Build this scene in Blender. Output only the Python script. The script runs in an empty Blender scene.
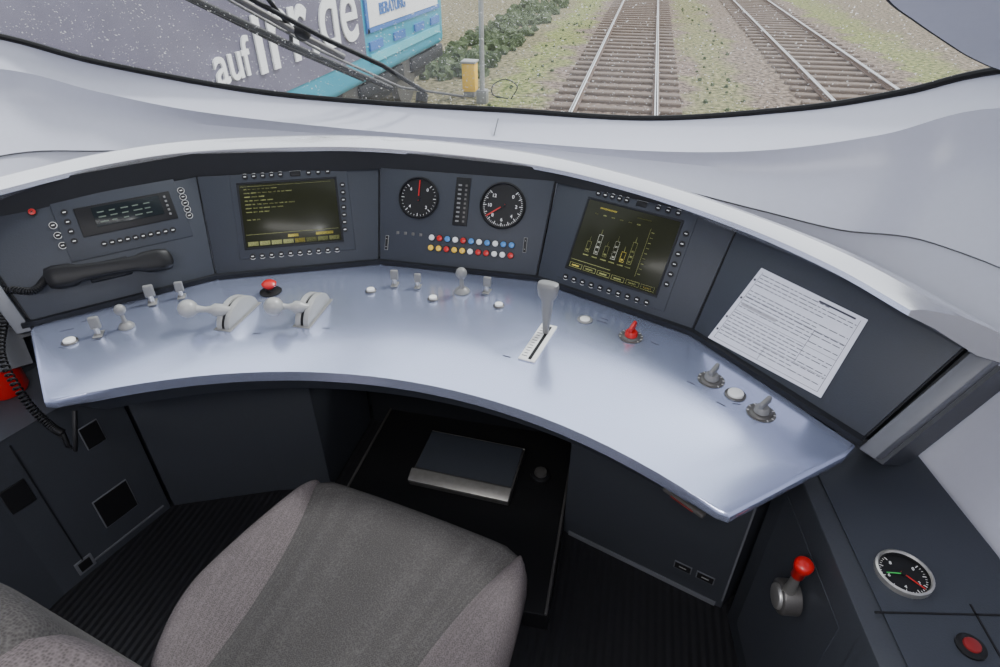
import bpy, bmesh, math, random
from mathutils import Vector as V, Matrix as Mx
random.seed(4)
R=math.radians
scene=bpy.context.scene

# ---------------- materials ----------------
MATS={}
def mat(name,col,rough=.5,metal=0,var=.06,scale=40,bump=0,emit=0,spec=.5,coat=0):
    if name in MATS: return MATS[name]
    m=bpy.data.materials.new(name);m.use_nodes=True
    nt=m.node_tree;b=nt.nodes['Principled BSDF']
    b.inputs['Roughness'].default_value=rough;b.inputs['Metallic'].default_value=metal
    b.inputs['Specular IOR Level'].default_value=spec
    b.inputs['Coat Weight'].default_value=coat
    b.inputs['Coat Roughness'].default_value=.1
    tc=nt.nodes.new('ShaderNodeTexCoord');n=nt.nodes.new('ShaderNodeTexNoise');n.inputs['Scale'].default_value=scale
    n.inputs['Detail'].default_value=4
    nt.links.new(tc.outputs['Object'],n.inputs['Vector'])
    mr=nt.nodes.new('ShaderNodeMapRange');mr.inputs['To Min'].default_value=1-var;mr.inputs['To Max'].default_value=1+var
    nt.links.new(n.outputs['Fac'],mr.inputs['Value'])
    mul=nt.nodes.new('ShaderNodeVectorMath');mul.operation='SCALE';mul.inputs[0].default_value=col[:3]
    nt.links.new(mr.outputs[0],mul.inputs['Scale']);nt.links.new(mul.outputs[0],b.inputs['Base Color'])
    if bump:
        bp=nt.nodes.new('ShaderNodeBump');bp.inputs['Strength'].default_value=bump;bp.inputs['Distance'].default_value=.002
        nt.links.new(n.outputs['Fac'],bp.inputs['Height']);nt.links.new(bp.outputs[0],b.inputs['Normal'])
    if emit:
        b.inputs['Emission Color'].default_value=(*col[:3],1);b.inputs['Emission Strength'].default_value=emit
    MATS[name]=m;return m
DESK=mat('desk_silver_lacquer',(.56,.62,.84),.24,.8,.03,8,coat=.35)
HOOD=mat('hood_silver_lacquer',(.80,.80,.83),.25,.75,.03,8,coat=.2)
PANEL=mat('console_anthracite',(.036,.041,.052),.5,0,.08,300,.15,spec=.3)
PANELD=mat('console_dark',(.012,.013,.016),.55,spec=.25)
CAB=mat('cabinet_anthracite',(.040,.044,.053),.5,0,.1,200,.1,spec=.35)
CABL=mat('cabinet_edge_grey',(.12,.125,.14),.5)
SHELL=mat('shell_light_grey',(.50,.51,.59),.36,0,.03,60,.1)
BLACK=mat('black_plastic',(.010,.010,.011),.45,spec=.25)
RUB=mat('black_rubber',(.01,.01,.011),.6,spec=.2)
GREY=mat('grey_plastic',(.19,.19,.185),.4)
LGREY=mat('light_grey_plastic',(.31,.31,.30),.35)
METAL=mat('brushed_metal',(.50,.49,.46),.35,.8)
DMETAL=mat('dark_metal',(.12,.115,.11),.45,.6,.15,120)
WHITE=mat('white_plastic',(.75,.75,.73),.4)
RED=mat('red_plastic',(.50,.010,.009),.3)
BLUE=mat('blue_lamp',(.06,.22,.5),.3)
YEL=mat('yellow_lamp',(.8,.5,.05),.3)
LCD=mat('lcd_glass',(.022,.023,.012),.2,0,.1,20,spec=.15)
LCDT=mat('lcd_text',(.30,.31,.10),.5,emit=.2)
LCDY=mat('lcd_yellow',(.55,.45,.07),.5,emit=.35)
LCDW=mat('lcd_white',(.55,.55,.45),.5,emit=.2)
LCDB=mat('lcd_radio_glass',(.012,.016,.018),.2,spec=.15)
LCDC=mat('lcd_radio_text',(.10,.13,.10),.5,emit=.05)
PAPER=mat('paper',(.72,.73,.81),.7)
INK=mat('ink',(.05,.05,.07),.8)
INKG=mat('ink_grey_block',(.42,.42,.46),.8)
RUST=mat('rail_rust',(.13,.08,.055),.8,0,.3,30)
RAILT=mat('rail_top',(.75,.75,.77),.3,.8)
SLEEP=mat('sleeper_concrete',(.15,.11,.085),.9,0,.4,5)
TEAL=mat('train_teal',(.02,.30,.44),.4,0,.1,3)
MAUVE=mat('train_panel_mauve',(.12,.11,.165),.5,0,.2,3)
TRW=mat('train_white',(.85,.85,.86),.5)
TRB=mat('train_blue',(.04,.15,.45),.5)
YELP=mat('yellow_paint',(.85,.50,.03),.5)
LEAF=mat('foliage',(.06,.085,.03),.9,0,.6,6)

def fabric(name,col):
    m=bpy.data.materials.new(name);m.use_nodes=True;nt=m.node_tree;b=nt.nodes['Principled BSDF']
    b.inputs['Roughness'].default_value=.95;b.inputs['Specular IOR Level'].default_value=.1
    tc=nt.nodes.new('ShaderNodeTexCoord');v=nt.nodes.new('ShaderNodeTexVoronoi');v.inputs['Scale'].default_value=330
    v.inputs['Randomness'].default_value=.6
    n=nt.nodes.new('ShaderNodeTexNoise');n.inputs['Scale'].default_value=10
    nt.links.new(tc.outputs['Object'],v.inputs['Vector']);nt.links.new(tc.outputs['Object'],n.inputs['Vector'])
    a=nt.nodes.new('ShaderNodeMath');a.operation='MULTIPLY_ADD';a.inputs[1].default_value=.9;a.inputs[2].default_value=.38
    nt.links.new(v.outputs['Distance'],a.inputs[0])
    c=nt.nodes.new('ShaderNodeMath');c.operation='MULTIPLY_ADD';c.inputs[1].default_value=.25
    nt.links.new(n.outputs['Fac'],c.inputs[0]);nt.links.new(a.outputs[0],c.inputs[2])
    s=nt.nodes.new('ShaderNodeVectorMath');s.operation='SCALE';s.inputs[0].default_value=col
    nt.links.new(c.outputs[0],s.inputs['Scale']);nt.links.new(s.outputs[0],b.inputs['Base Color'])
    bp=nt.nodes.new('ShaderNodeBump');bp.inputs['Strength'].default_value=.4;bp.inputs['Distance'].default_value=.001
    nt.links.new(v.outputs['Distance'],bp.inputs['Height']);nt.links.new(bp.outputs[0],b.inputs['Normal'])
    return m
FABC=fabric('seat_fabric_centre',(.066,.062,.060))
FABB=fabric('seat_fabric_bolster',(.108,.093,.094))

FLOOR=mat('floor_ribbed_rubber',(.012,.012,.014),.5,0,.2,60,spec=.3)
nt=FLOOR.node_tree;w=nt.nodes.new('ShaderNodeTexWave');w.inputs['Scale'].default_value=14;w.bands_direction='X'
tc=nt.nodes.new('ShaderNodeTexCoord');nt.links.new(tc.outputs['Object'],w.inputs['Vector'])
bp=nt.nodes.new('ShaderNodeBump');bp.inputs['Distance'].default_value=.004;bp.inputs['Strength'].default_value=.6
nt.links.new(w.outputs['Fac'],bp.inputs['Height']);nt.links.new(bp.outputs[0],nt.nodes['Principled BSDF'].inputs['Normal'])

def glass():
    m=bpy.data.materials.new('windscreen_glass');m.use_nodes=True;nt=m.node_tree
    nt.nodes.clear();o=nt.nodes.new('ShaderNodeOutputMaterial')
    t=nt.nodes.new('ShaderNodeBsdfTransparent');t.inputs[0].default_value=(.95,.97,.97,1)
    g=nt.nodes.new('ShaderNodeBsdfGlossy');g.inputs['Roughness'].default_value=.03
    mx=nt.nodes.new('ShaderNodeMixShader');mx.inputs[0].default_value=.04
    nt.links.new(t.outputs[0],mx.inputs[1]);nt.links.new(g.outputs[0],mx.inputs[2])
    d=nt.nodes.new('ShaderNodeBsdfDiffuse');d.inputs[0].default_value=(.9,.9,.88,1)
    tr=nt.nodes.new('ShaderNodeBsdfTranslucent');tr.inputs[0].default_value=(.9,.9,.88,1)
    dm=nt.nodes.new('ShaderNodeMixShader');dm.inputs[0].default_value=.5
    nt.links.new(d.outputs[0],dm.inputs[1]);nt.links.new(tr.outputs[0],dm.inputs[2])
    tc=nt.nodes.new('ShaderNodeTexCoord')
    n=nt.nodes.new('ShaderNodeTexNoise');n.inputs['Scale'].default_value=120
    nt.links.new(tc.outputs['Object'],n.inputs['Vector'])
    ds=nt.nodes.new('ShaderNodeMix');ds.data_type='VECTOR';ds.inputs[0].default_value=.012
    nt.links.new(tc.outputs['Object'],ds.inputs[4]);nt.links.new(n.outputs['Color'],ds.inputs[5])
    def spots(scale,thr,keep):
        v=nt.nodes.new('ShaderNodeTexVoronoi');v.inputs['Scale'].default_value=scale
        nt.links.new(ds.outputs[1],v.inputs['Vector'])
        sp=nt.nodes.new('ShaderNodeSeparateColor');nt.links.new(v.outputs['Color'],sp.inputs[0])
        r=nt.nodes.new('ShaderNodeMath');r.operation='MULTIPLY';r.inputs[1].default_value=thr
        nt.links.new(sp.outputs[0],r.inputs[0])
        a=nt.nodes.new('ShaderNodeMath');a.operation='LESS_THAN'
        nt.links.new(v.outputs['Distance'],a.inputs[0]);nt.links.new(r.outputs[0],a.inputs[1])
        k=nt.nodes.new('ShaderNodeMath');k.operation='LESS_THAN';k.inputs[1].default_value=keep
        nt.links.new(sp.outputs[1],k.inputs[0])
        q=nt.nodes.new('ShaderNodeMath');q.operation='MULTIPLY'
        nt.links.new(a.outputs[0],q.inputs[0]);nt.links.new(k.outputs[0],q.inputs[1]);return q
    a=spots(170,.38,.30);b=spots(60,.15,.12)
    mxm=nt.nodes.new('ShaderNodeMath');mxm.operation='MAXIMUM'
    nt.links.new(a.outputs[0],mxm.inputs[0]);nt.links.new(b.outputs[0],mxm.inputs[1])
    hz=nt.nodes.new('ShaderNodeTexNoise');hz.inputs['Scale'].default_value=3;nt.links.new(tc.outputs['Object'],hz.inputs['Vector'])
    h2=nt.nodes.new('ShaderNodeMath');h2.operation='MULTIPLY';h2.inputs[1].default_value=.06;nt.links.new(hz.outputs['Fac'],h2.inputs[0])
    sc=nt.nodes.new('ShaderNodeMath');sc.operation='MULTIPLY_ADD';sc.inputs[1].default_value=.50
    nt.links.new(mxm.outputs[0],sc.inputs[0]);nt.links.new(h2.outputs[0],sc.inputs[2])
    f=nt.nodes.new('ShaderNodeMixShader');nt.links.new(sc.outputs[0],f.inputs[0])
    nt.links.new(mx.outputs[0],f.inputs[1]);nt.links.new(dm.outputs[0],f.inputs[2])
    nt.links.new(f.outputs[0],o.inputs[0]);return m
GLASS=glass()

def ground_mat():
    m=bpy.data.materials.new('trackside_ground');m.use_nodes=True;nt=m.node_tree;b=nt.nodes['Principled BSDF']
    b.inputs['Roughness'].default_value=.95;b.inputs['Specular IOR Level'].default_value=.1
    tc=nt.nodes.new('ShaderNodeTexCoord')
    sx=nt.nodes.new('ShaderNodeSeparateXYZ');nt.links.new(tc.outputs['Object'],sx.inputs[0])
    n1=nt.nodes.new('ShaderNodeTexNoise');n1.inputs['Scale'].default_value=.9;n1.inputs['Detail'].default_value=8
    n2=nt.nodes.new('ShaderNodeTexNoise');n2.inputs['Scale'].default_value=9;n2.inputs['Detail'].default_value=8
    for n in(n1,n2): nt.links.new(tc.outputs['Object'],n.inputs['Vector'])
    st=nt.nodes.new('ShaderNodeValToRGB');e=st.color_ramp.elements
    e[0].position=.35;e[0].color=(.055,.038,.03,1);e[1].position=.70;e[1].color=(.33,.255,.21,1)
    nt.links.new(n2.outputs['Fac'],st.inputs[0])
    gr=nt.nodes.new('ShaderNodeValToRGB');e=gr.color_ramp.elements
    e[0].position=.35;e[0].color=(.055,.085,.02,1);e[1].position=.7;e[1].color=(.34,.35,.12,1)
    nt.links.new(n2.outputs['Fac'],gr.inputs[0])
    add=nt.nodes.new('ShaderNodeMath');add.operation='MULTIPLY_ADD';add.inputs[1].default_value=2.4
    nt.links.new(n1.outputs['Fac'],add.inputs[0]);nt.links.new(sx.outputs[0],add.inputs[2])
    mr=nt.nodes.new('ShaderNodeMapRange');mr.inputs['From Min'].default_value=-6;mr.inputs['From Max'].default_value=14
    nt.links.new(add.outputs[0],mr.inputs['Value'])
    xr=nt.nodes.new('ShaderNodeValToRGB');el=xr.color_ramp.elements
    def P(x): return (x+1.2+6)/20
    el[0].position=0;el[0].color=(.3,.3,.3,1);el[1].position=P(-2.6);el[1].color=(.4,.4,.4,1)
    for x,c in((-2.3,.95),(-1.65,.8),(-1.25,0),(1.3,0),(1.6,.5),(2.3,.6),(2.8,.05),(6.4,.05),(6.7,.85),(7.6,.7),(8.2,.15)):
        q=el.new(P(x));q.color=(c,c,c,1)
    nt.links.new(mr.outputs[0],xr.inputs[0])
    mx=nt.nodes.new('ShaderNodeMix');mx.data_type='RGBA'
    nt.links.new(xr.outputs[0],mx.inputs[0]);nt.links.new(st.outputs[0],mx.inputs[6]);nt.links.new(gr.outputs[0],mx.inputs[7])
    nt.links.new(mx.outputs[2],b.inputs['Base Color'])
    bp=nt.nodes.new('ShaderNodeBump');bp.inputs['Distance'].default_value=.05
    nt.links.new(n2.outputs['Fac'],bp.inputs['Height']);nt.links.new(bp.outputs[0],b.inputs['Normal'])
    return m
GROUND=ground_mat()

# ---------------- mesh builder ----------------
def T(x=0,y=0,z=0): return Mx.Translation((x,y,z))
def RX(a): return Mx.Rotation(R(a),4,'X')
def RY(a): return Mx.Rotation(R(a),4,'Y')
def RZ(a): return Mx.Rotation(R(a),4,'Z')
def align(p,q):
    p=V(p);q=V(q);d=q-p
    return Mx.Translation(p)@d.to_track_quat('Z','Y').to_matrix().to_4x4(),d.length
class B:
    def __init__(s,name,frame=None):
        s.n=name;s.bm=bmesh.new();s.m=[];s.F=frame or Mx()
    def mi(s,m):
        if m not in s.m: s.m.append(m)
        return s.m.index(m)
    def put(s,b,M,m):
        i=s.mi(m)
        for f in b.faces: f.material_index=i
        s.raw(b,M)
    def raw(s,b,M):
        bmesh.ops.transform(b,matrix=s.F@M,verts=b.verts)
        bmesh.ops.recalc_face_normals(b,faces=b.faces)
        t=bpy.data.meshes.new('t');b.to_mesh(t);b.free();s.bm.from_mesh(t);bpy.data.meshes.remove(t)
    def box(s,sz,M,m,bev=.002,seg=2):
        if not isinstance(M,Mx): M=T(*M)
        b=bmesh.new();bmesh.ops.create_cube(b,size=1)
        for v in b.verts: v.co=V((v.co.x*sz[0],v.co.y*sz[1],v.co.z*sz[2]))
        bev=min(bev,min(sz)*.45)
        if bev>0: bmesh.ops.bevel(b,geom=b.edges[:],offset=bev,segments=seg,affect='EDGES',profile=.5)
        s.put(b,M,m)
    def cyl(s,r,h,M,m,r2=None,seg=24,bev=0):
        if not isinstance(M,Mx): M=T(*M)
        b=bmesh.new();bmesh.ops.create_cone(b,cap_ends=True,segments=seg,radius1=r,radius2=r if r2 is None else r2,depth=h)
        bmesh.ops.translate(b,verts=b.verts,vec=(0,0,h/2))
        if bev>0:
            e=[e for e in b.edges if all(v.co.z>h-1e-6 for v in e.verts)]
            bmesh.ops.bevel(b,geom=e,offset=bev,segments=2,affect='EDGES',profile=.5)
        s.put(b,M,m)
    def sph(s,r,M,m,sc=(1,1,1),seg=20):
        if not isinstance(M,Mx): M=T(*M)
        b=bmesh.new();bmesh.ops.create_uvsphere(b,u_segments=seg,v_segments=seg//2,radius=r)
        s.put(b,M@Mx.Diagonal((*sc,1)),m)
    def lathe(s,prof,M,m,seg=28):
        if not isinstance(M,Mx): M=T(*M)
        b=bmesh.new();rings=[]
        for r,z in prof:
            if r<1e-6: rings.append([b.verts.new((0,0,z))])
            else: rings.append([b.verts.new((r*math.cos(2*math.pi*i/seg),r*math.sin(2*math.pi*i/seg),z)) for i in range(seg)])
        for a,c in zip(rings,rings[1:]):
            for i in range(seg):
                j=(i+1)%seg
                if len(a)==1 and len(c)==1: continue
                if len(a)==1: b.faces.new((a[0],c[i],c[j]))
                elif len(c)==1: b.faces.new((a[i],a[j],c[0]))
                else: b.faces.new((a[i],a[j],c[j],c[i]))
        s.put(b,M,m)
    def prism(s,pts,z0,z1,m,M=None,bev=0,seg=2,topbev=False,bot=None):
        b=bmesh.new();bot=bot or pts
        lo=[b.verts.new((p[0],p[1],z0)) for p in bot];hi=[b.verts.new((p[0],p[1],z1)) for p in pts]
        b.faces.new(lo[::-1]);b.faces.new(hi);n=len(pts)
        for i in range(n): b.faces.new((lo[i],lo[(i+1)%n],hi[(i+1)%n],hi[i]))
        if bev:
            e=[e for e in b.edges if (not topbev) or abs(e.verts[0].co.z-e.verts[1].co.z)<1e-6]
            bmesh.ops.bevel(b,geom=e,offset=bev,segments=seg,affect='EDGES',profile=.5)
        s.put(b,M or Mx(),m)
    def tube(s,pts,r,m,seg=10,M=None,cap=True):
        pts=[V(p) for p in pts];b=bmesh.new();rings=[];n=len(pts)
        rr=r if isinstance(r,(list,tuple)) else [r]*n
        up=None
        for i,p in enumerate(pts):
            d=(pts[min(i+1,n-1)]-pts[max(i-1,0)]).normalized()
            if up is None: up=V((0,0,1)) if abs(d.z)<.9 else V((1,0,0))
            x=d.cross(up)
            if x.length<1e-5: x=d.orthogonal()
            x.normalize();y=x.cross(d).normalized();up=y
            rings.append([b.verts.new(p+rr[i]*(x*math.cos(2*math.pi*k/seg)+y*math.sin(2*math.pi*k/seg))) for k in range(seg)])
        for a,c in zip(rings,rings[1:]):
            for k in range(seg): b.faces.new((a[k],a[(k+1)%seg],c[(k+1)%seg],c[k]))
        if cap: b.faces.new(rings[0][::-1]);b.faces.new(rings[-1])
        s.put(b,M or Mx(),m)
    def grid(s,rows,m,closed=False,caps=False,M=None):
        b=bmesh.new();g=[[b.verts.new(p) for p in r] for r in rows];n=len(g[0])
        for a,c in zip(g,g[1:]):
            for k in range(n if closed else n-1):
                j=(k+1)%n
                try: b.faces.new((a[k],a[j],c[j],c[k]))
                except Exception: pass
        if caps: b.faces.new(g[0][::-1]);b.faces.new(g[-1])
        s.put(b,M or Mx(),m)
    def text(s,body,size,M,m,ext=.0002,align_x='LEFT',off=.012):
        c=bpy.data.curves.new('t','FONT');c.body=body;c.size=size;c.extrude=ext;c.align_x=align_x;c.offset=size*off
        o=bpy.data.objects.new('t',c);me=bpy.data.meshes.new_from_object(o)
        b=bmesh.new();b.from_mesh(me);bpy.data.objects.remove(o);bpy.data.curves.remove(c);bpy.data.meshes.remove(me)
        i=s.mi(m)
        for f in b.faces: f.material_index=i
        bmesh.ops.transform(b,matrix=s.F@M,verts=b.verts)
        t=bpy.data.meshes.new('t');b.to_mesh(t);b.free();s.bm.from_mesh(t);bpy.data.meshes.remove(t)
    def done(s,ang=35,flat=False):
        me=bpy.data.meshes.new(s.n);s.bm.to_mesh(me);s.bm.free()
        for m in s.m: me.materials.append(m)
        if not flat:
            for p in me.polygons: p.use_smooth=True
            me.set_sharp_from_angle(angle=R(ang))
        o=bpy.data.objects.new(s.n,me);scene.collection.objects.link(o)
        return o
def spline(pts,n):
    P=[V(p) for p in pts];P=[2*P[0]-P[1]]+P+[2*P[-1]-P[-2]];out=[]
    for i in range(1,len(P)-2):
        for k in range(n):
            t=k/n;a,b,c,d=P[i-1],P[i],P[i+1],P[i+2]
            out.append(.5*((2*b)+(c-a)*t+(2*a-5*b+4*c-d)*t*t+(3*b-a-3*c+d)*t**3))
    out.append(P[-2]);return out

# ---------------- room shell ----------------
Wn=[(-1.5,-.8,1.6),(-1.55,.3,1.6),(-1.6,1.1,1.5),(-1.42,1.58,1.34),(-1.18,1.70,1.25),(-.764,1.829,1.16),(-.379,1.94,1.115),(.038,1.96,1.11),(.506,1.935,1.115),(.90,1.83,1.19),(1.10,1.74,1.26),(1.24,1.62,1.34),(1.45,1.1,1.5),(1.5,.3,1.6),(1.5,-.8,1.6)]
Cr=[(-1.5,-.8,1.4),(-1.52,.3,1.4),(-1.53,1.1,1.35),(-1.40,1.55,1.25),(-1.18,1.66,1.17),(-.86,1.69,1.12),(-.4,1.78,1.07),(.04,1.83,1.05),(.489,1.753,1.07),(.80,1.69,1.11),(1.051,1.639,1.18),(1.243,1.567,1.27),(1.42,1.1,1.35),(1.46,.3,1.4),(1.46,-.8,1.4)]
Kr=[(-1.4,-.8,1.02),(-1.42,.3,1.02),(-1.42,1.0,1.03),(-1.35,1.40,1.04),(-1.15,1.56,1.02),(-.8,1.66,1.01),(-.4,1.74,1.01),(0,1.79,1.01),(.5,1.70,1.0),(.80,1.6,.985),(.99,1.52,.98),(1.18,1.46,.99),(1.34,1.1,1.01),(1.4,.3,1.02),(1.4,-.8,1.02)]
Gr=[(-1.25,-.8),(-1.27,.3),(-1.22,.86),(-1.17,1.17),(-1.1,1.40),(-.8,1.56),(-.4,1.70),(0,1.75),(.4,1.70),(.8,1.56),(1.05,1.40),(1.15,1.17),(1.22,.86),(1.26,.3),(1.26,-.8)]
N=8
def seg_(a,i,j): return a[i*N:j*N+1]
sW,sC,sK=spline(Wn,N),spline(Cr,N),spline(Kr,N)
sG=spline([(x,y,.62) for x,y in Gr],N);sF=spline([(x,y,0) for x,y in Gr],N)
def shell(name,i,j,top=None):
    b=B(name)
    a=[seg_(q,i,j) for q in(sW,sC,sK,sG,sF)]
    rows=[a[0]]
    for t in(.25,.5,.75):
        rows.append([p.lerp(q,t)+V((0,.012,-.012))*math.sin(math.pi*t) for p,q in zip(a[0],a[1])])
    rows.append(a[1]);b.grid(rows,SHELL)
    rows=[a[1]]
    for t in(.2,.4,.6,.8):
        rows.append([p.lerp(q,t)+V((p.x*.03,.03,0))*math.sin(math.pi*t) for p,q in zip(a[1],a[2])])
    rows.append(a[2]);b.grid(rows,SHELL)
    b.grid([a[2],[p+V((p.x*.004,.004,-.006)) for p in a[2]]],GREY)
    b.grid([[p+V((p.x*.004,.004,-.006)) for p in a[2]],a[3]],SHELL)
    b.grid([a[3],a[4]],CAB)
    if top:
        b.grid([[V((p.x,p.y,p.z)) for p in a[0]],[V((p.x*.86,p.y,2.1)) for p in a[0]]],SHELL)
    return b
wf=shell('wall_front',2,12)
wf.box((.003,.003,.07),T(.04,1.885,1.075)@RX(-60),CABL,0)
wf.done(30)
wl=shell('wall_left',0,2,True);wl.done(30)
wr=shell('wall_right',12,14,True);wr.done(30)
def topc(p): return V((p.x*.82,p.y-.95+.15*abs(p.x)*.3,2.0))
gb=B('window_1')
base=seg_(sW,2,12)
tops=[topc(p) for p in base]
rows=[[p.lerp(q,t)+V((0,.06,.05))*math.sin(math.pi*t) for p,q in zip(base,tops)] for t in [k/8 for k in range(9)]]
gb.grid(rows,GLASS);gb.done()
tr=B('trim_1')
tr.tube([p+V((0,-.004,.0)) for p in seg_(sW,2,12)],.009,RUB,8)
tr.done()
inner=spline([(.62,.93,1.65),(.74,1.08,1.57),(.846,1.22,1.50),(.925,1.30,1.462),(1.007,1.375,1.425),(1.10,1.455,1.385),(1.20,1.52,1.352),(1.30,1.50,1.34)],6)
outer=spline([(.80,.45,1.92),(.98,.6,1.85),(1.12,.75,1.78),(1.22,.88,1.70),(1.30,1.0,1.62),(1.38,1.1,1.54),(1.44,1.2,1.46),(1.48,1.3,1.40)],6)
pl=B('trim_2')
rows=[]
for t in [k/6 for k in range(7)]:
    rows.append([p.lerp(q,t)+V((-.05,-.06,.0))*math.sin(math.pi*t)*.8 for p,q in zip(inner,outer)])
pl.grid(rows,SHELL);pl.tube([p+V((0,.006,.004)) for p in inner],.006,RUB,8);pl.done(60)
b=B('floor');b.prism([(-1.3,-.8),(1.3,-.8),(1.26,.9),(1.15,1.3),(.8,1.6),(0,1.8),(-.8,1.6),(-1.2,1.3),(-1.26,.9)],-.06,0,FLOOR);b.done(flat=True)
b=B('ceiling');b.prism([(-1.35,-.8),(1.35,-.8),(1.35,.2),(1.2,.55),(.8,.9),(0,1.05),(-.8,.9),(-1.2,.55),(-1.35,.2)],2.0,2.1,SHELL);b.done()
b=B('wall_back');b.box((3.1,.05,2.15),(0,-.84,1.04),SHELL,0);b.done()

# ---------------- desk ----------------
def arc(off,x0,x1,n,z=None):
    r=1.162+off;cy=-.172
    return [(x0+(x1-x0)*i/n,cy+math.sqrt(r*r-(x0+(x1-x0)*i/n)**2)) for i in range(n+1)]
front=arc(0,-.69,.69,28)
desk=B('driver_desk')
back=[(.712,.757),(.945,.957),(.972,.992),(.67,1.328),(.242,1.518),(-.242,1.518),(-.67,1.328),(-.985,.997),(-.965,.972),(-.712,.757)]
desk.prism(front+back,.724,.75,DESK,bev=.008,seg=3,topbev=True)
fr2=arc(.012,-.68,.68,28)
bk2=[(.705,.785),(.935,.98),(.66,1.31),(.24,1.49),(-.24,1.49),(-.66,1.31),(-.95,.99),(-.705,.785)]
fr3=arc(.05,-.66,.66,28)
bk3=[(.70,.84),(.91,1.01),(.65,1.29),(.23,1.46),(-.23,1.46),(-.65,1.29),(-.93,1.02),(-.70,.84)]
desk.prism(fr2+bk2,.66,.7245,PANEL,bot=fr3+bk3)
desk.done(40)

# ---------------- console ----------------
pan={0:((-.985,1.0),(-.67,1.325),(-1.118,1.055),(-.748,1.457)),1:((-.67,1.325),(-.242,1.515),(-.748,1.457),(-.266,1.65)),
2:((-.242,1.515),(.242,1.515),(-.266,1.65),(.266,1.65)),3:((.242,1.515),(.67,1.325),(.266,1.65),(.748,1.457)),4:((.67,1.325),(.985,1.0),(.748,1.457),(1.118,1.055))}
FR={}
con=B('instrument_console')
for k,(bl,br,tl,tr_) in pan.items():
    BL=V((*bl,.76));BR=V((*br,.76));TL=V((*tl,1.0));TR=V((*tr_,1.0))
    TM=(TL+TR)/2;o=(BL+BR)/2;X=(BR-BL).normalized();n=X.cross(TM-o).normalized();Y=n.cross(X)
    M=Mx.Identity(4)
    for i in range(3): M[i][0]=X[i];M[i][1]=Y[i];M[i][2]=n[i];M[i][3]=o[i]
    FR[k]=M;Mi=M.inverted()
    q=[Mi@p for p in(BL,BR,TR,TL)]
    c=sum(q,V())/4
    pts=[(p.x+(.0025 if p.x<c.x else -.0025),p.y+(.003 if p.y<c.y else .0)) for p in q]
    con.prism(pts,-.02,0,PANEL,M=M,bev=.002)
    con.prism([(p.x,p.y) for p in q],-.03,-.006,PANELD,M=M)
bs=[(-1.0,.985),(-.67,1.32),(-.242,1.512),(.242,1.512),(.67,1.32),(.985,.992)]
con.grid([[V((x*.992,y-.006,.751)) for x,y in bs],[V((x*.992,y-.006,.764)) for x,y in bs],[V((x*1.01,y+.02,.764)) for x,y in bs]],PANELD)
tp=[(-1.118,1.055),(-.748,1.457),(-.266,1.65),(.266,1.65),(.748,1.457),(1.118,1.055)]
hz=[1.06,1.065,1.05,1.03,1.02,1.005]
con.grid([[V((x,y,.995)) for x,y in tp],[V((x*1.005,y+.008,h)) for (x,y),h in zip(tp,hz)]],PANELD)
HF=[(-1.09,.90,1.07),(-1.018,1.106,1.07),(-.91,1.317,1.07),(-.738,1.475,1.07),(-.392,1.603,1.068),(-.12,1.665,1.052),(.215,1.655,1.038),(.501,1.543,1.03),(.731,1.372,1.03),(.891,1.204,1.03),(.990,1.05,1.03)]
HB=[(-1.15,.92,1.082),(-1.064,1.160,1.082),(-.955,1.368,1.084),(-.775,1.532,1.084),(-.425,1.672,1.08),(-.142,1.745,1.063),(.205,1.725,1.05),(.54,1.585,1.042),(.785,1.40,1.04),(.965,1.22,1.038),(1.125,.99,1.03)]
f_=spline(HF,8);b_=spline(HB,8)
rows=[]
for p,q in zip(f_,b_):
    d=(q-p);m1=p.lerp(q,.12)+V((0,0,.008));m2=p.lerp(q,.5)+V((0,0,.014))
    rows.append([p+V((0,0,-.012)),p,m1,m2,q,q+d*.15+V((0,0,-.05)),p.lerp(q,.8)+V((0,0,-.05)),p.lerp(q,.3)+V((0,0,-.022))])
con.grid(rows,HOOD,closed=True,caps=True)
for k,s_ in((4,1),(0,-1)):
    M=FR[k]
    con.prism([(s_*.229,-.022),(s_*.262,-.022),(s_*.326,.262),(s_*.292,.270)],-.05,.003,CABL,M=M,bev=.003)
    con.prism([(s_*.20,-.03),(s_*.268,-.03),(s_*.328,.235),(s_*.26,.235)],-.20,-.045,CAB,M=M)
con.prism([(-.262,-.10),(-.262,.10),(-.42,.10),(-.42,-.10)],-.14,-.052,CAB,M=FR[0])
con.done(30)

def pbtn(b,x,y,r=.0075,m=BLACK):
    b.cyl(r+.0014,.0015,T(x,y,0),WHITE,seg=14)
    b.cyl(r,.004,T(x,y,0),m,seg=14)
    b.box((r*.9,r*.3,.0006),(x,y,.0042),WHITE,0)
def pills(b,x0,y0,x1,y1,n,m=BLACK,r=.0078):
    for i in range(n):
        t=i/(n-1) if n>1 else 0;pbtn(b,x0+(x1-x0)*t,y0+(y1-y0)*t,r,m)
def bezel(b,x0,x1,y0,y1,m=PANELD,t=.006,g=.004,h=.004):
    b.box((x1-x0+2*t,t,h),((x0+x1)/2,y1+t/2,h/2),m,.001);b.box((x1-x0+2*t,t,h),((x0+x1)/2,y0-t/2,h/2),m,.001)
    b.box((t,y1-y0,h),(x0-t/2,(y0+y1)/2,h/2),m,.001);b.box((t,y1-y0,h),(x1+t/2,(y0+y1)/2,h/2),m,.001)
def rect(b,x,y,w,h,m,z=.0025): b.box((w,h,.0006),(x+w/2,y+h/2,z),m,0)
d=B('cab_display_screen',FR[1])
x0,x1,y0,y1=-.140,.132,.070,.252
d.box((x1-x0+.06,y1-y0+.062,.004),((x0+x1)/2+.008,(y0+y1)/2-.001,.000),PANEL,.002)
d.box((x1-x0,y1-y0,.004),((x0+x1)/2,(y0+y1)/2,.0008),LCD,.0005);bezel(d,x0,x1,y0,y1)
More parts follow.
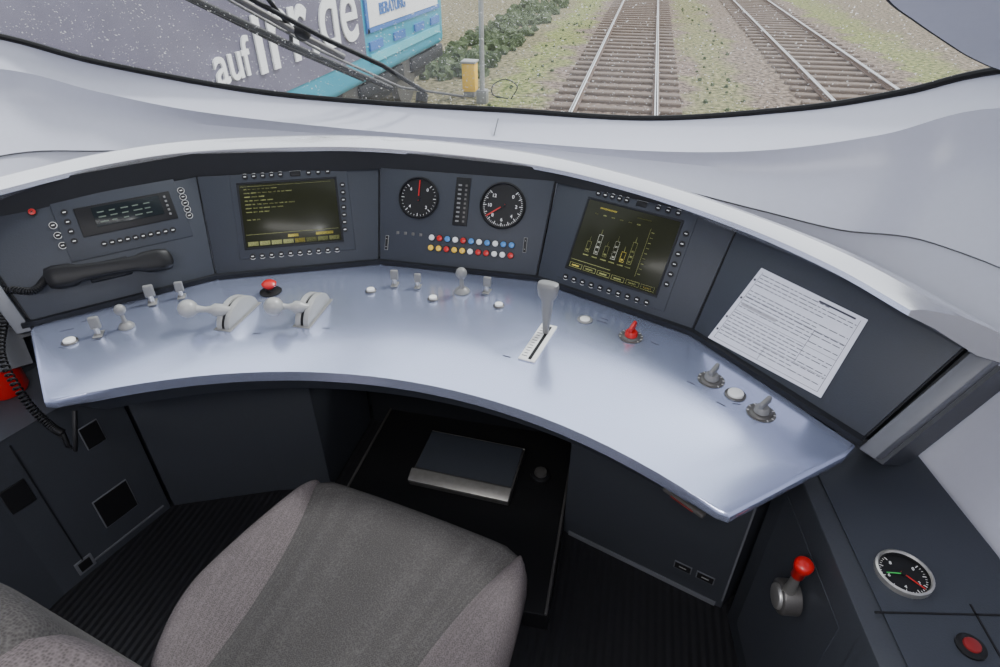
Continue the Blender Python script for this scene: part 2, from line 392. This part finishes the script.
for i,wd in enumerate((.10,.13,.06,.085,.15,.12,.07,.0,.05)):
    if wd: 
        xx=x0+.012
        while xx<x0+wd:
            w=random.uniform(.006,.018);rect(d,xx,y1-.016-i*.011,w,.003,LCDT);xx+=w+.004
rect(d,x0+.004,y1-.007,.255,.0012,LCDT);rect(d,x0+.004,y0+.036,.262,.0012,LCDT)
for i in range(8): rect(d,x0+.006+i*.033,y0+.004,.029,.012,LCDT if i!=4 else LCDY)
rect(d,x0+.12,y0+.022,.03,.008,LCDY);rect(d,x0+.2,y0+.022,.05,.008,LCDY)
pills(d,-.119,.274,-.020,.274,5);pills(d,.06,.274,.115,.274,3);d.box((.03,.015,.004),(.022,.274,.002),BLACK,.004);d.box((.032,.017,.002),(.022,.274,.001),LGREY,.004)
pills(d,.153,.232,.145,.10,7);pills(d,-.126,.044,.115,.044,10);d.done()
d=B('cab_display_screen',FR[3])
x0,x1,y0,y1=-.150,.115,.055,.250
d.box((x1-x0+.06,y1-y0+.062,.004),((x0+x1)/2+.006,(y0+y1)/2-.003,.000),PANEL,.002)
d.box((x1-x0,y1-y0,.004),((x0+x1)/2,(y0+y1)/2,.0008),LCD,.0005);bezel(d,x0,x1,y0,y1)
def orect(x,y,w,h,m,t=.0013):
    rect(d,x,y,w,t,m);rect(d,x,y+h-t,w,t,m);rect(d,x,y,t,h,m);rect(d,x+w-t,y,t,h,m)
for i,(xx,h,m) in enumerate(((-.115,.03,LCDT),(-.088,.055,LCDW),(-.061,.03,LCDT),(-.036,.05,LCDW),(-.010,.028,LCDY),(.012,.06,LCDT))):
    orect(xx,.110,.013,h,m)
    for j in range(int(h/.016)): rect(d,xx+.003,.114+j*.014,.007,.005,m)
    rect(d,xx+.005,.11+h,.0015,.014,LCDT);rect(d,xx-.002,.100,.017,.003,LCDT)
for i in range(6): rect(d,-.12+i*.025,.215,.010,.003,LCDT)
rect(d,-.11,.232,.05,.004,LCDY);rect(d,.0,.232,.04,.003,LCDT)
rect(d,.045,.085,.0015,.13,LCDT)
for i in range(9): rect(d,.05,.092+i*.014,.008,.002,LCDT)
for i in range(6): orect(-.145+i*.043,.059,.038,.013,LCDT);rect(d,-.138+i*.043,.063,.022,.004,LCDY if i in(0,5) else LCDT)
rect(d,-.145,.08,.12,.0015,LCDT)
pills(d,-.130,.270,-.045,.270,5);d.box((.03,.015,.004),(-.002,.270,.002),BLACK,.004);d.box((.032,.017,.002),(-.002,.270,.001),LGREY,.004)
pills(d,.045,.270,.10,.270,3);pills(d,.137,.225,.134,.09,6);pills(d,-.145,.027,.10,.030,10);d.done()
d=B('train_radio_unit',FR[0])
d.box((.30,.165,.004),(.055,.205,0),PANEL,.002)
d.box((.233,.078,.006),(.067,.218,.001),BLACK,.002);d.box((.165,.052,.002),(.072,.224,.0045),LCDB,.0005)
for i in range(3):
    for j in range(5): rect(d,-.0+j*.028,.208+i*.013,random.uniform(.012,.022),.003,LCDC,.0056)
for i in range(5): d.box((.006,.006,.003),(.168,.195+i*.012,.0045),GREY,.001)
pills(d,-.010,.152,.160,.150,10);pills(d,.213,.18,.214,.252,5)
pills(d,-.072,.175,-.070,.252,4);pills(d,-.100,.170,-.104,.225,3)
d.cyl(.011,.004,T(-.136,.268,0),BLACK);d.cyl(.008,.007,T(-.136,.268,0),RED,bev=.002);d.box((.009,.0015,.0006),T(-.136,.268,.0072)@RZ(45),BLACK,0);d.box((.009,.0015,.0006),T(-.136,.268,.0072)@RZ(-45),BLACK,0)
d.done()
def gauge(name,F,x,y,r,ang,needle,rot0=-225,span=270,ticks=11,face=BLACK,extra=None,num=True):
    g=B(name,F@T(x,y,0))
    g.lathe([(0,.0005),(r,.0005),(r,.006),(r*.94,.009),(r*.9,.006),(r*.9,.002),(0,.002)],Mx(),BLACK,40)
    for i in range(ticks*4-3):
        a=R(rot0+span-(i*span/(ticks*4-4)));big=i%4==0;l=r*(.14 if big else .07)
        g.box((l,r*(.028 if big else .015),.0006),RZ(math.degrees(a))@T(r*.86-l/2,0,.0026),WHITE,0)
        if big and num and i%8==0:
            g.text(str(i//4),r*.20,T(r*.58*math.cos(a),r*.58*math.sin(a)-r*.07,.0024),WHITE,align_x='CENTER')
    g.box((r*.95,r*.05,.001),RZ(ang)@T(r*.36,0,.0045),needle,0)
    g.cyl(r*.1,.005,T(0,0,.002),BLACK)
    if extra: extra(g,r)
    return g.done()
gauge('speed_gauge',FR[2],-.134,.195,.062,90,RED,ticks=7)
gauge('speed_gauge',FR[2],.122,.193,.068,215,RED,ticks=13)
b=B('led_bar_indicator',FR[2]);b.box((.044,.14,.006),(-.002,.195,.001),BLACK,.002)
for i in range(9):
    b.box((.010,.005,.001),(-.010,.138+i*.013,.0045),GREY,0);b.box((.006,.006,.001),(.009,.138+i*.013,.0045),DMETAL,0)
b.done()
b=B('indicator_lamp_panel',FR[2])
c1=[WHITE,RED,BLUE,WHITE,RED,BLUE,WHITE,BLUE,WHITE,BLUE,BLUE];c2=[YEL,YEL,RED,YEL,YEL,WHITE,RED,RED,WHITE,WHITE,RED]
for i in range(11):
    for yy,c in((.083,c1),(.053,c2)):
        x=-.082+i*.0242;b.cyl(.0105,.002,T(x,yy,0),BLACK,seg=16);b.cyl(.0085,.007,T(x,yy,0),c[i],seg=16,bev=.002)
for sx,yy in((-.222,.055),(.199,.087)):
    b.box((.011,.044,.003),(sx,yy,.001),GREY,.005);b.box((.009,.042,.004),(sx,yy,.001),BLACK,.004)
    pbtn(b,sx,yy+.012,.003);pbtn(b,sx,yy-.012,.003)
for i in range(4): b.box((.009,.009,.002),(-.19+i*.024,.088,.0005),DMETAL,.001)
b.done()
b=B('paper_document',FR[4])
a=V((-.178,.006));bb=V((.117,.024));cc=V((.107,.207));dd=V((-.153,.208))
b.prism([a,bb,cc,dd],.001,.0022,PAPER)
def pt(u,v): 
    p=a.lerp(bb,u).lerp(dd.lerp(cc,u),v);return p
def strip(u0,v0,u1,v1,m):
    q=[pt(u0,v0),pt(u1,v0),pt(u1,v1),pt(u0,v1)];b.prism(q,.0022,.0025,m)
for i in range(20):
    v=.93-i*.043;xx=.05
    if i in(4,11): continue
    end=.95 if i%3 else .7
    while xx<end:
        w=random.uniform(.02,.08);w=min(w,end-xx);strip(xx,v,xx+w,v+.009,INK);xx+=w+.014
strip(.04,.445,.96,.449,INK);strip(.04,.64,.96,.644,INK);strip(.04,.215,.96,.219,INK);strip(.04,.04,.96,.044,INK)
strip(.04,.04,.043,.96,INK);strip(.957,.04,.96,.96,INK);strip(.70,.22,.703,.64,INK);strip(.45,.05,.453,.215,INK)
strip(.60,.94,.92,.962,INK);strip(.06,.52,.40,.56,INKG)
for v in(.15,.33,.6,.85): 
    p=pt(.02,v);b.cyl(.003,.0004,T(p.x,p.y,.0022),INK,seg=10)
b.done(flat=True)
b=B('telephone_handset',FR[0])
b.box((.10,.05,.012),(-.02,.083,.005),PANELD,.004)
secs=[(-.160,.010,.010,.034),(-.154,.026,.020,.034),(-.135,.031,.022,.034),(-.100,.030,.020,.036),(-.082,.022,.013,.044),(-.02,.019,.012,.050),(.045,.020,.012,.048),(.066,.028,.018,.040),(.10,.031,.022,.036),(.125,.027,.020,.035),(.134,.010,.010,.034)]
rows=[]
for x,hy,hz_,zc in secs:
    y=.092-(x+.16)*.07;ring=[]
    for k in range(16):
        t=2*math.pi*k/16;c,s_=math.cos(t),math.sin(t)
        ring.append(V((x,y+hy*math.copysign(abs(c)**.6,c),zc+hz_*math.copysign(abs(s_)**.6,s_))))
    rows.append(ring)
b.grid(rows,BLACK,closed=True,caps=True);b.done(60)
b=B('handset_cord')
hs=FR[0]@V((-.158,.092,.034))
path=spline([hs,hs+V((-.02,-.03,-.02)),(-1.05,1.02,.83),(-1.045,.985,.77),(-.99,.90,.72),(-.88,.83,.66),(-.80,.80,.62),(-.775,.80,.60)],22)
hel=[]
for i in range((len(path)-1)*6):
    k=i/6;j=int(k);p=path[j].lerp(path[j+1],k-j);d_=(path[j+1]-path[j]).normalized();u=d_.cross(V((0,0,1))).normalized();w_=u.cross(d_)
    t=k*2*math.pi/2.2;hel.append(p+.008*(u*math.cos(t)+w_*math.sin(t)))
b.tube(hel,.0026,BLACK,5);b.tube([(-.775,.80,.60),(-.765,.79,.57),(-.75,.79,.56),(-.745,.80,.59),(-.76,.84,.64)],.006,BLACK,8);b.done(80)

# ---------------- desk controls ----------------
Z=.7505
def toggle(x,y,rot=0,s=1):
    b=B('toggle_switch',T(x,y,Z)@RZ(rot))
    b.box((.020*s,.030*s,.003),(0,0,.0015),GREY,.001);b.cyl(.006*s,.02*s,T(0,0,0),METAL)
    b.box((.022*s,.011*s,.030*s),T(0,.004*s,.030*s)@RX(-8),GREY,.004,3);b.box((.016,.002,.001),(0,-.022,.000),BLACK,0);b.done()
def button(x,y,r=.014,m=WHITE,name='push_button'):
    b=B(name,T(x,y,Z));b.lathe([(r*1.35,0),(r*1.35,.002),(r*1.1,.004),(r*1.05,.002),(0,.002)],Mx(),DMETAL)
    b.cyl(r,.008,Mx(),m,bev=.002);b.box((.018,.0012,.0004),(0,-r*1.8,0),BLACK,0);b.done()
def ball(x,y,s=1):
    b=B('ball_joystick',T(x,y,Z))
    b.lathe([(.020*s,0),(.020*s,.003),(.015*s,.010),(.008*s,.014),(.0055*s,.02),(.005*s,.045*s),(0,.045*s)],Mx(),GREY)
    b.sph(.0145*s,(0,0,.054*s),GREY,(1,1,1.05));b.done()
button(-.83,.957);toggle(-.784,.999,30,1.1);ball(-.741,1.045,.95);toggle(-.757,1.163,35,1.15);toggle(-.700,1.208,30,1.0)
button(-.202,1.351,.011);toggle(-.148,1.398,8);toggle(-.08,1.401,4,.9);button(-.018,1.347,.011);ball(.05,1.401,1.1);toggle(.118,1.416,-5);button(.167,1.350,.011);
b=B('emergency_stop_button',T(-.474,1.286,Z));b.lathe([(.030,0),(.030,.003),(.022,.006),(.014,.008),(.013,.014),(0,.014)],Mx(),BLACK)
b.lathe([(.010,.010),(.012,.018),(.019,.021),(.020,.027),(.014,.033),(0,.035)],Mx(),RED);b.done(50)
def qlever(x,y,sx,sy,rot):
    b=B('quadrant_lever',T(x,y,Z)@RZ(rot))
    L=.068;n=14
    prof=[(L*math.cos(math.pi*i/n),.050*math.sin(math.pi*i/n)) for i in range(n+1)]
    PM=Mx(((0,0,1,0),(1,0,0,0),(0,1,0,0),(0,0,0,1)))
    for dx in(-.011,.011):
        b.prism([(p[0],p[1]) for p in prof],-.007,.007,LGREY,M=T(dx,0,0)@PM,bev=.0015)
    b.prism([(p[0]*.96,p[1]*.90) for p in prof],-.004,.004,BLACK,M=PM)
    b.prism([(-.024,-.074),(.024,-.074),(.024,.074),(-.024,.074)],-.0003,.0015,GREY,bev=.0005)
    inv=(RZ(-rot));e=inv@V((sx-x,sy-y,.055))
    st=V((0,-.035,.038));M,l=align(st,e)
    b.lathe([(.010,-.01),(.011,0),(.016,l*.12),(.0165,l*.32),(.010,l*.42),(.007,l*.55),(.009,l*.72),(.012,l*.8),(.012,l)],M,LGREY)
    b.sph(.024,T(*e),LGREY,(1,1,.95));b.done(50)
qlever(-.492,1.154,-.573,1.082,0);qlever(-.306,1.210,-.369,1.139,2)
b=B('brake_lever',T(.299,1.199,Z)@RZ(-11))
b.prism([(-.021,-.08),(.021,-.08),(.021,.085),(-.021,.085)],-.0003,.004,WHITE,bev=.001)
b.box((.008,.15,.001),(.006,0,.0044),BLACK,0)
for i in range(12): b.box((.009 if i%3 else .013,.0016,.0006),(-.010,-.065+i*.0115,.0044),BLACK,0)
rows=[]
for z,wx,wy in((.0,.007,.006),(.035,.009,.008),(.07,.012,.010),(.10,.014,.011),(.112,.022,.015),(.135,.026,.016),(.146,.025,.014),(.149,.018,.010)):
    rows.append([V((.004+wx*math.copysign(abs(math.cos(t))**.6,math.cos(t)),.045+wy*math.copysign(abs(math.sin(t))**.6,math.sin(t)),z)) for t in [2*math.pi*k/16 for k in range(16)]])
b.grid(rows,GREY,closed=True,caps=True);b.done(50)
b=B('push_button',T(.401,1.33,Z));b.lathe([(.020,0),(.020,.002),(.016,.003),(.015,.0015),(0,.0015)],Mx(),GREY);b.lathe([(.013,0),(.013,.004),(.010,.005),(0,.005)],Mx(),WHITE);b.done()
def rotary(x,y,m,rot,name='rotary_switch'):
    b=B(name,T(x,y,Z)@RZ(rot))
    b.lathe([(.030,0),(.030,.0012),(.024,.0012),(.022,.004),(.018,.005),(0,.005)],Mx(),DMETAL)
    for i in range(9): b.box((.005,.0015,.0004),RZ(-30+i*30)@T(.027,0,.0014),WHITE,0)
    b.lathe([(.016,.004),(.015,.015),(.012,.018),(0,.018)],Mx(),m);b.box((.010,.036,.018),T(0,.004,.026)@RX(10),m,.004,3);b.done(45)
rotary(.521,1.277,RED,-20);rotary(.705,1.141,GREY,-30);button(.753,1.098,.017);rotary(.80,1.048,GREY,-40)
b=B('desk_labels',T(0,0,Z-.0002))
for x,y,w_ in((-.40,1.09,.02),(-.24,1.15,.02),(-.88,1.0,.03),(.235,1.13,.02),(.45,1.345,.02),(.445,1.33,.03),(-.86,1.05,.03),(.66,1.12,.02),(.72,1.06,.02),(.58,1.26,.02)):
    b.box((w_,.0018,.0008),T(x,y,.0003)@RZ(-x*45),INK,0)
b.done()
b=B('under_desk_handle',T(.645,.822,.694)@RZ(-37));b.box((.09,.014,.010),(0,0,0),DMETAL,.003);b.box((.05,.003,.003),(.0,-.008,-.001),mat('worn_red',(.12,.012,.01),.5),.001);b.done()

# ---------------- cabinets & footwell ----------------
b=B('under_desk_cabinet')
b.prism([(.40,1.245),(.87,1.08),(.98,1.22),(.95,1.38),(.8,1.48),(.40,1.60)],0,.655,CAB,bev=.003)
b.box((.005,.006,.56),T(.866,1.079,.32)@RZ(-20),CABL,0)
b.box((.46,.004,.016),T(.635,1.16,.010)@RZ(-19.3),CABL,0)
for i,dx in enumerate((-.03,.03)):
    b.box((.05,.003,.028),T(.78+dx,1.108-dx*.35,.10)@RZ(-19.3),CABL,0);b.box((.044,.004,.023),T(.78+dx,1.1075-dx*.35,.10)@RZ(-19.3),BLACK,0)
    b.box((.02,.005,.003),T(.78+dx,1.107-dx*.35,.10)@RZ(-19.3+0),LGREY,0)
b.done(20)
b=B('under_desk_cabinet')
b.prism([(-.40,1.25),(-.40,1.60),(-.8,1.48),(-1.0,1.33),(-1.05,1.17),(-.88,1.068),(-.571,1.205)],0,.655,CAB,bev=.003)
b.box((.012,.006,.05),T(-.66,1.163,.50)@RZ(24),BLACK,.001)
b.box((.03,.004,.06),T(-.645,1.168,.50)@RZ(24),PANELD,.002)
b.done(20)
b=B('footwell_recess')
b.box((.78,.03,.66),(0,1.62,.33),PANELD,0);b.box((.72,.72,.07),(.04,1.27,.035),BLACK,.004)
b.box((.008,.72,.008),(.392,1.27,.073),DMETAL,.003);b.box((.008,.72,.008),(-.312,1.27,.073),DMETAL,.003)
b.done()
b=B('foot_pedal',T(.058,1.362,.09)@RZ(-3))
b.box((.34,.22,.03),T(0,0,.005)@RX(3),DMETAL,.004);b.box((.33,.16,.006),T(0,.02,.026)@RX(6),PANEL,.002)
b.box((.34,.045,.018),T(0,-.095,.018)@RX(24),mat('worn_steel',(.30,.29,.27),.45,.7,.2,60),.004)
b.box((.34,.008,.012),(0,.11,.02),METAL,.003);b.done()
b=B('foot_button',T(.30,1.395,.071));b.lathe([(.035,0),(.033,.008),(.026,.012),(0,.012)],Mx(),BLACK);b.lathe([(.012,.01),(.022,.014),(.020,.024),(0,.028)],Mx(),DMETAL);b.done()

b=B('side_cabinet')
b.prism([(-.885,1.06),(-1.12,1.13),(-1.17,.86),(-1.2,.3),(-1.02,.3),(-.985,.72)],0,.55,CAB,bev=.004)
def lf(s,z,w,h,m,off=.004,bv=.002):
    p=V((-.985,.72)).lerp(V((-.885,1.06)),s);ang=math.degrees(math.atan2(.34,.10))
    b.box((w,off*2,h),T(p.x,p.y,z)@RZ(ang),m,bv)
lf(.62,.16,.10,.11,BLACK);lf(.62,.16,.105,.115,CABL,.003)
lf(.70,.42,.05,.075,BLACK);lf(.70,.42,.054,.079,CABL,.003);lf(.1,.38,.06,.08,BLACK)
lf(.22,.275,.004,.5,PANELD,.003,0)
lf(.22,.04,.05,.05,CABL,.003);lf(.22,.04,.035,.035,BLACK,.004)
lf(.55,.03,.28,.006,CABL,.003,0)
b.done(20)
b=B('fire_extinguisher',T(-1.115,.95,.551))
b.lathe([(0,0),(.045,0),(.05,.01),(.05,.10),(.045,.12),(.02,.135),(.012,.14),(.012,.155),(0,.155)],Mx(),RED);b.box((.03,.06,.012),(0,.01,.16),BLACK,.003);b.done()
b=B('side_console')
b.prism([(.885,1.06),(.934,.658),(.985,.25),(1.25,.25),(1.212,.86),(1.145,1.17),(1.06,1.2)],0,.645,CAB,bev=.004)
b.prism([(.925,1.03),(.976,.655),(1.025,.26),(1.243,.26),(1.205,.86),(1.14,1.16),(1.06,1.19)],.646,.650,PANEL,bev=.001)
b.box((.24,.003,.002),T(1.075,.712,.6505)@RZ(11),BLACK,0)
b.box((.003,.40,.002),T(1.14,.54,.6505)@RZ(6),BLACK,0)
b.prism([(.0,.0),(.30,.0),(.30,.50),(.0,.50)],0,.003,CAB,M=T(.892,1.0,.07)@RZ(-82.5)@RX(90),bev=.001)
b.done(20)
b=B('brake_valve_handle',T(.905,.826,.462)@RZ(7))
b.cyl(.036,.035,RY(-90),DMETAL,seg=32,bev=.004);b.cyl(.026,.012,T(-.03,0,0)@RY(-90),METAL,seg=32,bev=.004)
b.tube([(-.02,0,.0),(-.024,-.01,.05),(-.03,-.02,.10)],[.016,.011,.008],METAL,12)
b.lathe([(.009,0),(.012,.004),(.012,.026),(.016,.032),(.018,.046),(.014,.052),(0,.054)],T(-.03,-.02,.098)@RX(8),RED);b.done(50)
GRN=mat('green_mark',(.05,.5,.1),.4)
def ex(g,r):
    g.box((r*.7,r*.04,.001),RZ(195)@T(r*.3,0,.004),GRN,0)
    g.lathe([(r*.98,0),(r*1.05,0),(r*1.05,.010),(r*.97,.012),(r*.92,.008)],Mx(),METAL,40)
gauge('brake_pressure_gauge',T(1.026,.776,.650)@RZ(-8),0,0,.044,-35,RED,ticks=9,extra=ex)
b=B('emergency_push_button',T(1.089,.658,.650));b.lathe([(.022,0),(.022,.004),(.018,.006),(0,.006)],Mx(),BLACK);b.cyl(.013,.010,Mx(),mat('dull_red',(.20,.008,.008),.4),bev=.003)
b.done()
b=B('push_button',T(1.06,.60,.650));b.box((.04,.02,.002),(0,0,.001),BLACK,0);b.box((.03,.003,.001),(0,0,.003),WHITE,0);b.done()

# ---------------- seat ----------------
def pad(b,M,L,hw,hwc,r,th,bol,edge=.05,crown=.01,y0=0):
    nb,nc,nt=8,14,40
    bm=bmesh.new();rows=[]
    cols=[('L',i/nb) for i in range(nb)]+[('C',-1+2*i/nc) for i in range(nc+1)]+[('R',(i+1)/nb) for i in range(nb)]
    for j in range(nt+1):
        t=j/nt;y=y0+L*t;H=hw(t);C=min(hwc(t),H-.012);row=[]
        for k,u in cols:
            x={'L':-H+(H-C)*u,'C':C*u,'R':C+(H-C)*u}[k]
            ax=abs(x);yy=y
            dx=(ax-(H-r))/r
            for sgn,yc in((1,y0+L-r),(-1,y0+r)):
                dy=(y-yc)*sgn/r
                if dx>0 and dy>0:
                    nx=dx*math.sqrt(1-dy*dy/2);ny=dy*math.sqrt(1-dx*dx/2);ax=H-r+nx*r;yy=yc+sgn*ny*r
            de=min(H-abs(x),y0+L-y,y-y0);e=max(0,1-de/edge)
            z=-edge*.8*(1-math.sqrt(max(0,1-e*e)))
            c=max(0,(abs(x)-C)/(H-C+1e-6))
            z+=bol*math.sin(min(1,c*1.2)*math.pi/2)*(1-t*.55) + crown*(1-min(1,abs(x)/C)**2)
            z-=.006*math.exp(-((abs(x)-C)/.006)**2)
            row.append(bm.verts.new((math.copysign(ax,x),yy,z)))
        rows.append(row)
    ic=b.mi(FABC);ib=b.mi(FABB)
    for a,c in zip(rows,rows[1:]):
        for k in range(len(cols)-1):
            f=bm.faces.new((a[k],a[k+1],c[k+1],c[k]))
            f.material_index=ic if nb<=k<nb+nc else ib
    n=len(cols);ring=[rows[0][k] for k in range(n)]+[rows[j][-1] for j in range(1,nt+1)]+[rows[-1][k] for k in range(n-2,-1,-1)]+[rows[j][0] for j in range(nt-1,0,-1)]
    cen=V((0,y0+L/2,0));prev=ring
    for dz,sc in((-th*.35,1.0),(-th*.7,.99),(-th,.95)):
        cur=[bm.verts.new(((v.co.x)*sc,cen.y+(v.co.y-cen.y)*sc,-edge*.8+dz)) for v in ring]
        for k in range(len(ring)):
            q=(k+1)%len(ring);f=bm.faces.new((prev[k],prev[q],cur[q],cur[k]));f.material_index=ib
        prev=cur
    f=bm.faces.new(prev);f.material_index=ib
    b.raw(bm,M)
def hwseat(t):
    if t>.42: return .330-.045*((t-.42)/.58)**1.5
    return .215+.115*math.sin(t/.42*math.pi/2)
seat=B('driver_seat',T(0,.42,0)@RZ(-11))
pad(seat,T(0,-.13,.50),.575,hwseat,lambda t:.165+.110*t**2.4,.075,.07,.03)
pad(seat,T(-.03,-.09,.52)@RZ(180)@RX(78),.60,lambda t:.22-.03*t,lambda t:.08,.10,.05,.012,y0=.0)
seat.box((.40,.40,.04),(0,.10,.40),BLACK,.01);seat.cyl(.06,.28,T(0,.08,.06),DMETAL);seat.cyl(.05,.05,T(0,.08,.34),BLACK,r2=.14)
seat.lathe([(0,0),(.26,0),(.26,.02),(.10,.06),(0,.06)],T(0,.08,0),BLACK)
seat.box((.3,.04,.42),T(-.03,-.19,.60)@RX(12),BLACK,.02)
seat.done(60)

# ---------------- exterior ----------------
b=B('wiper_arm')
b.tube([(-.80,1.60,1.47),(-.566,1.79,1.305),(-.338,1.985,1.15)],.009,BLACK,8)
b.tube([(-.84,1.60,1.48),(-.60,1.80,1.30),(-.42,1.95,1.18)],.005,RUB,8)
b.tube([(-.587,1.60,1.46),(-.42,1.74,1.33),(-.304,1.84,1.25),(-.22,1.97,1.15)],.007,BLACK,8)
b.tube([(-.64,1.62,1.46),(-.50,1.74,1.34),(-.42,1.83,1.27)],.009,DMETAL,8)
b.tube([(-.52,1.60,1.47),(-.53,1.74,1.36),(-.57,1.80,1.31)],.006,BLACK,8)
b.tube([(-.70,1.60,1.48),(-.48,1.80,1.29),(-.30,1.97,1.16),(-.10,2.02,1.13)],.004,DMETAL,8)
b.cyl(.02,.03,T(-.24,1.99,1.11)@RX(-30),BLACK);b.box((.04,.05,.03),T(-.50,1.745,1.345)@RX(-40),BLACK,.01)
b.tube(spline([(.06,2.02,1.13),(.08,2.02,1.17),(.04,2.02,1.19),(.0,2.02,1.17),(.0,2.02,1.14),(.05,2.02,1.13)],5),.002,BLACK,6)
b.done(60)
b=B('ground');b.prism([(-30,-6),(30,-6),(30,90),(-30,90)],-1.4,-1.22,GROUND);b.done(flat=True)
def track(xc):
    b=B('railway_track')
    for i in range(110):
        b.box((2.4,.24,.12),T(xc,-2+i*.62,-1.215),SLEEP,.02,1)
    for sx in(-.725,.725):
        x=xc+sx
        b.box((.13,70,.02),(x,32,-1.145),RUST,0);b.box((.02,70,.10),(x,32,-1.10),RUST,0);b.box((.065,70,.03),(x,32,-1.065),RAILT,.008,1)
    b.done(flat=False)
track(.075);track(4.72)
b=B('passenger_train')
X=-3.5
b.box((2.8,16.8,2.6),(X-1.4,4.4,.95),TEAL,.12,3)
b.box((.02,13.0,1.75),(X+.005,2.4,.90),MAUVE,0)
b.box((.03,3.3,1.5),(X+.01,10.75,1.12),TRW,0);b.box((.035,3.5,.06),(X+.01,10.75,.33),TRB,0);b.box((.035,.08,1.6),(X+.01,9.05,1.1),TRB,0)
b.box((.03,3.4,.12),(X+.012,10.75,-.05),mat('train_lightteal',(.12,.5,.6),.4),0)
for yy in(9.3,10.3,11.3,12.2): b.box((.03,.5,.12),(X+.014,yy,.12),TRB,0)
b.box((2.4,15.5,.5),(X-1.4,4.4,-.55),BLACK,.05)
for yy in(1.0,3.2,8.6,10.8):
    b.cyl(.45,.12,T(X-.25,yy,-.66)@RY(90),DMETAL,seg=28)
for yy in(2.1,9.7,12.0): b.box((.15,1.9,.25),(X-.15,yy,-.5),PANELD,.05)
b.box((2.4,.3,.3),(X-1.4,12.95,-.35),BLACK,.05)
b.cyl(.16,.35,T(X-.6,12.9,-.2)@RX(-90),BLACK);b.cyl(.16,.35,T(X-2.2,12.9,-.2)@RX(-90),BLACK)
TM_=Mx(((0,0,1,X+.03),(1,0,0,0),(0,1,0,0),(0,0,0,1)))
b.text('irr.de',1.2,Mx.Translation((0,6.05,.30))@TM_,TRW,.01,off=.008)
b.text('auf',.52,Mx.Translation((0,5.35,.33))@TM_,TRW,.01,off=.008)
b.text('HKA',.9,Mx.Translation((0.0,10.1,.82))@TM_,BLACK,.01,off=.02)
b.text('BERATUNG',.22,Mx.Translation((0.0,9.5,.50))@TM_,TRB,.01)
b.done(30)
b=B('trackside_cabinet');b.box((.26,.26,.52),(-2.82,12.2,-.86),YELP,.02);b.box((.30,.30,.04),(-2.82,12.2,-.58),LGREY,.01);b.box((.22,.22,.12),(-2.82,12.2,-1.16),GREY,.01);b.done()
b=B('signal_post');b.cyl(.045,4,T(-2.45,11.7,-1.22),LGREY);b.box((.2,.2,.25),(-2.45,11.7,-1.10),GREY,.02);b.done()
b=B('trackside_bushes')
for i in range(420):
    g_=i%3==0
    x=random.choice([random.uniform(-2.3,-1.4),random.uniform(1.7,2.7)]) if g_ else random.uniform(-4.8,-3.0);y=random.uniform(5,30) if g_ else random.uniform(13.4,30);r=random.uniform(.015,.045) if g_ else random.uniform(.06,.2)
    t=bmesh.new();bmesh.ops.create_icosphere(t,subdivisions=2,radius=r)
    for v in t.verts: v.co*=random.uniform(.6,1.4)
    b.put(t,T(x,y,-1.22+r*.4),LEAF)
b.done(20)

# ---------------- lights ----------------
wd=bpy.data.worlds.new('World');scene.world=wd;wd.use_nodes=True;nt=wd.node_tree
bg=nt.nodes['Background'];bg.inputs['Strength'].default_value=2.5
sky=nt.nodes.new('ShaderNodeTexSky');sky.sky_type='HOSEK_WILKIE';sky.turbidity=6;sky.sun_direction=(.5,.6,.65)
mx=nt.nodes.new('ShaderNodeMix');mx.data_type='RGBA';mx.inputs[0].default_value=.8;mx.inputs[7].default_value=(.93,.96,1,1)
nt.links.new(sky.outputs[0],mx.inputs[6]);nt.links.new(mx.outputs[2],bg.inputs[0])
def light(name,t,loc,e,size=.3,rot=(0,0,0),col=(1,1,1),sy=None):
    l=bpy.data.lights.new(name,t);l.energy=e;l.color=col
    if t=='AREA':
        l.size=size
        if sy: l.shape='RECTANGLE';l.size_y=sy
    elif t=='SUN': l.angle=size
    else: l.shadow_soft_size=size
    o=bpy.data.objects.new(name,l);o.location=loc;o.rotation_euler=rot;scene.collection.objects.link(o);return o
s=light('sun','SUN',(3,6,8),3.6,R(9));s.rotation_euler=V((-.45,-.55,-.75)).to_track_quat('-Z','Y').to_euler()
b=B('added_fill_fixture');b.box((1.3,.26,.03),(0,-.5,1.985),WHITE,.01);b.done()  # unseen fixture body, added to go with the ceiling fill light
light('added_fill_light','AREA',(0,-.5,1.965),24,1.2,sy=.22,col=(1,.98,.96))  # added out-of-view fill light to brighten the cab interior
light('camera_flash','POINT',(.50,-.04,1.72),15,.04)
# ---------------- camera ----------------
c=bpy.data.cameras.new('camera');c.sensor_width=36;c.lens=21.6;c.clip_start=.02;c.clip_end=300
co=bpy.data.objects.new('camera',c);scene.collection.objects.link(co)
co.location=(.467,0,1.6);co.rotation_euler=(R(90-34.2),0,R(12.4));scene.camera=co
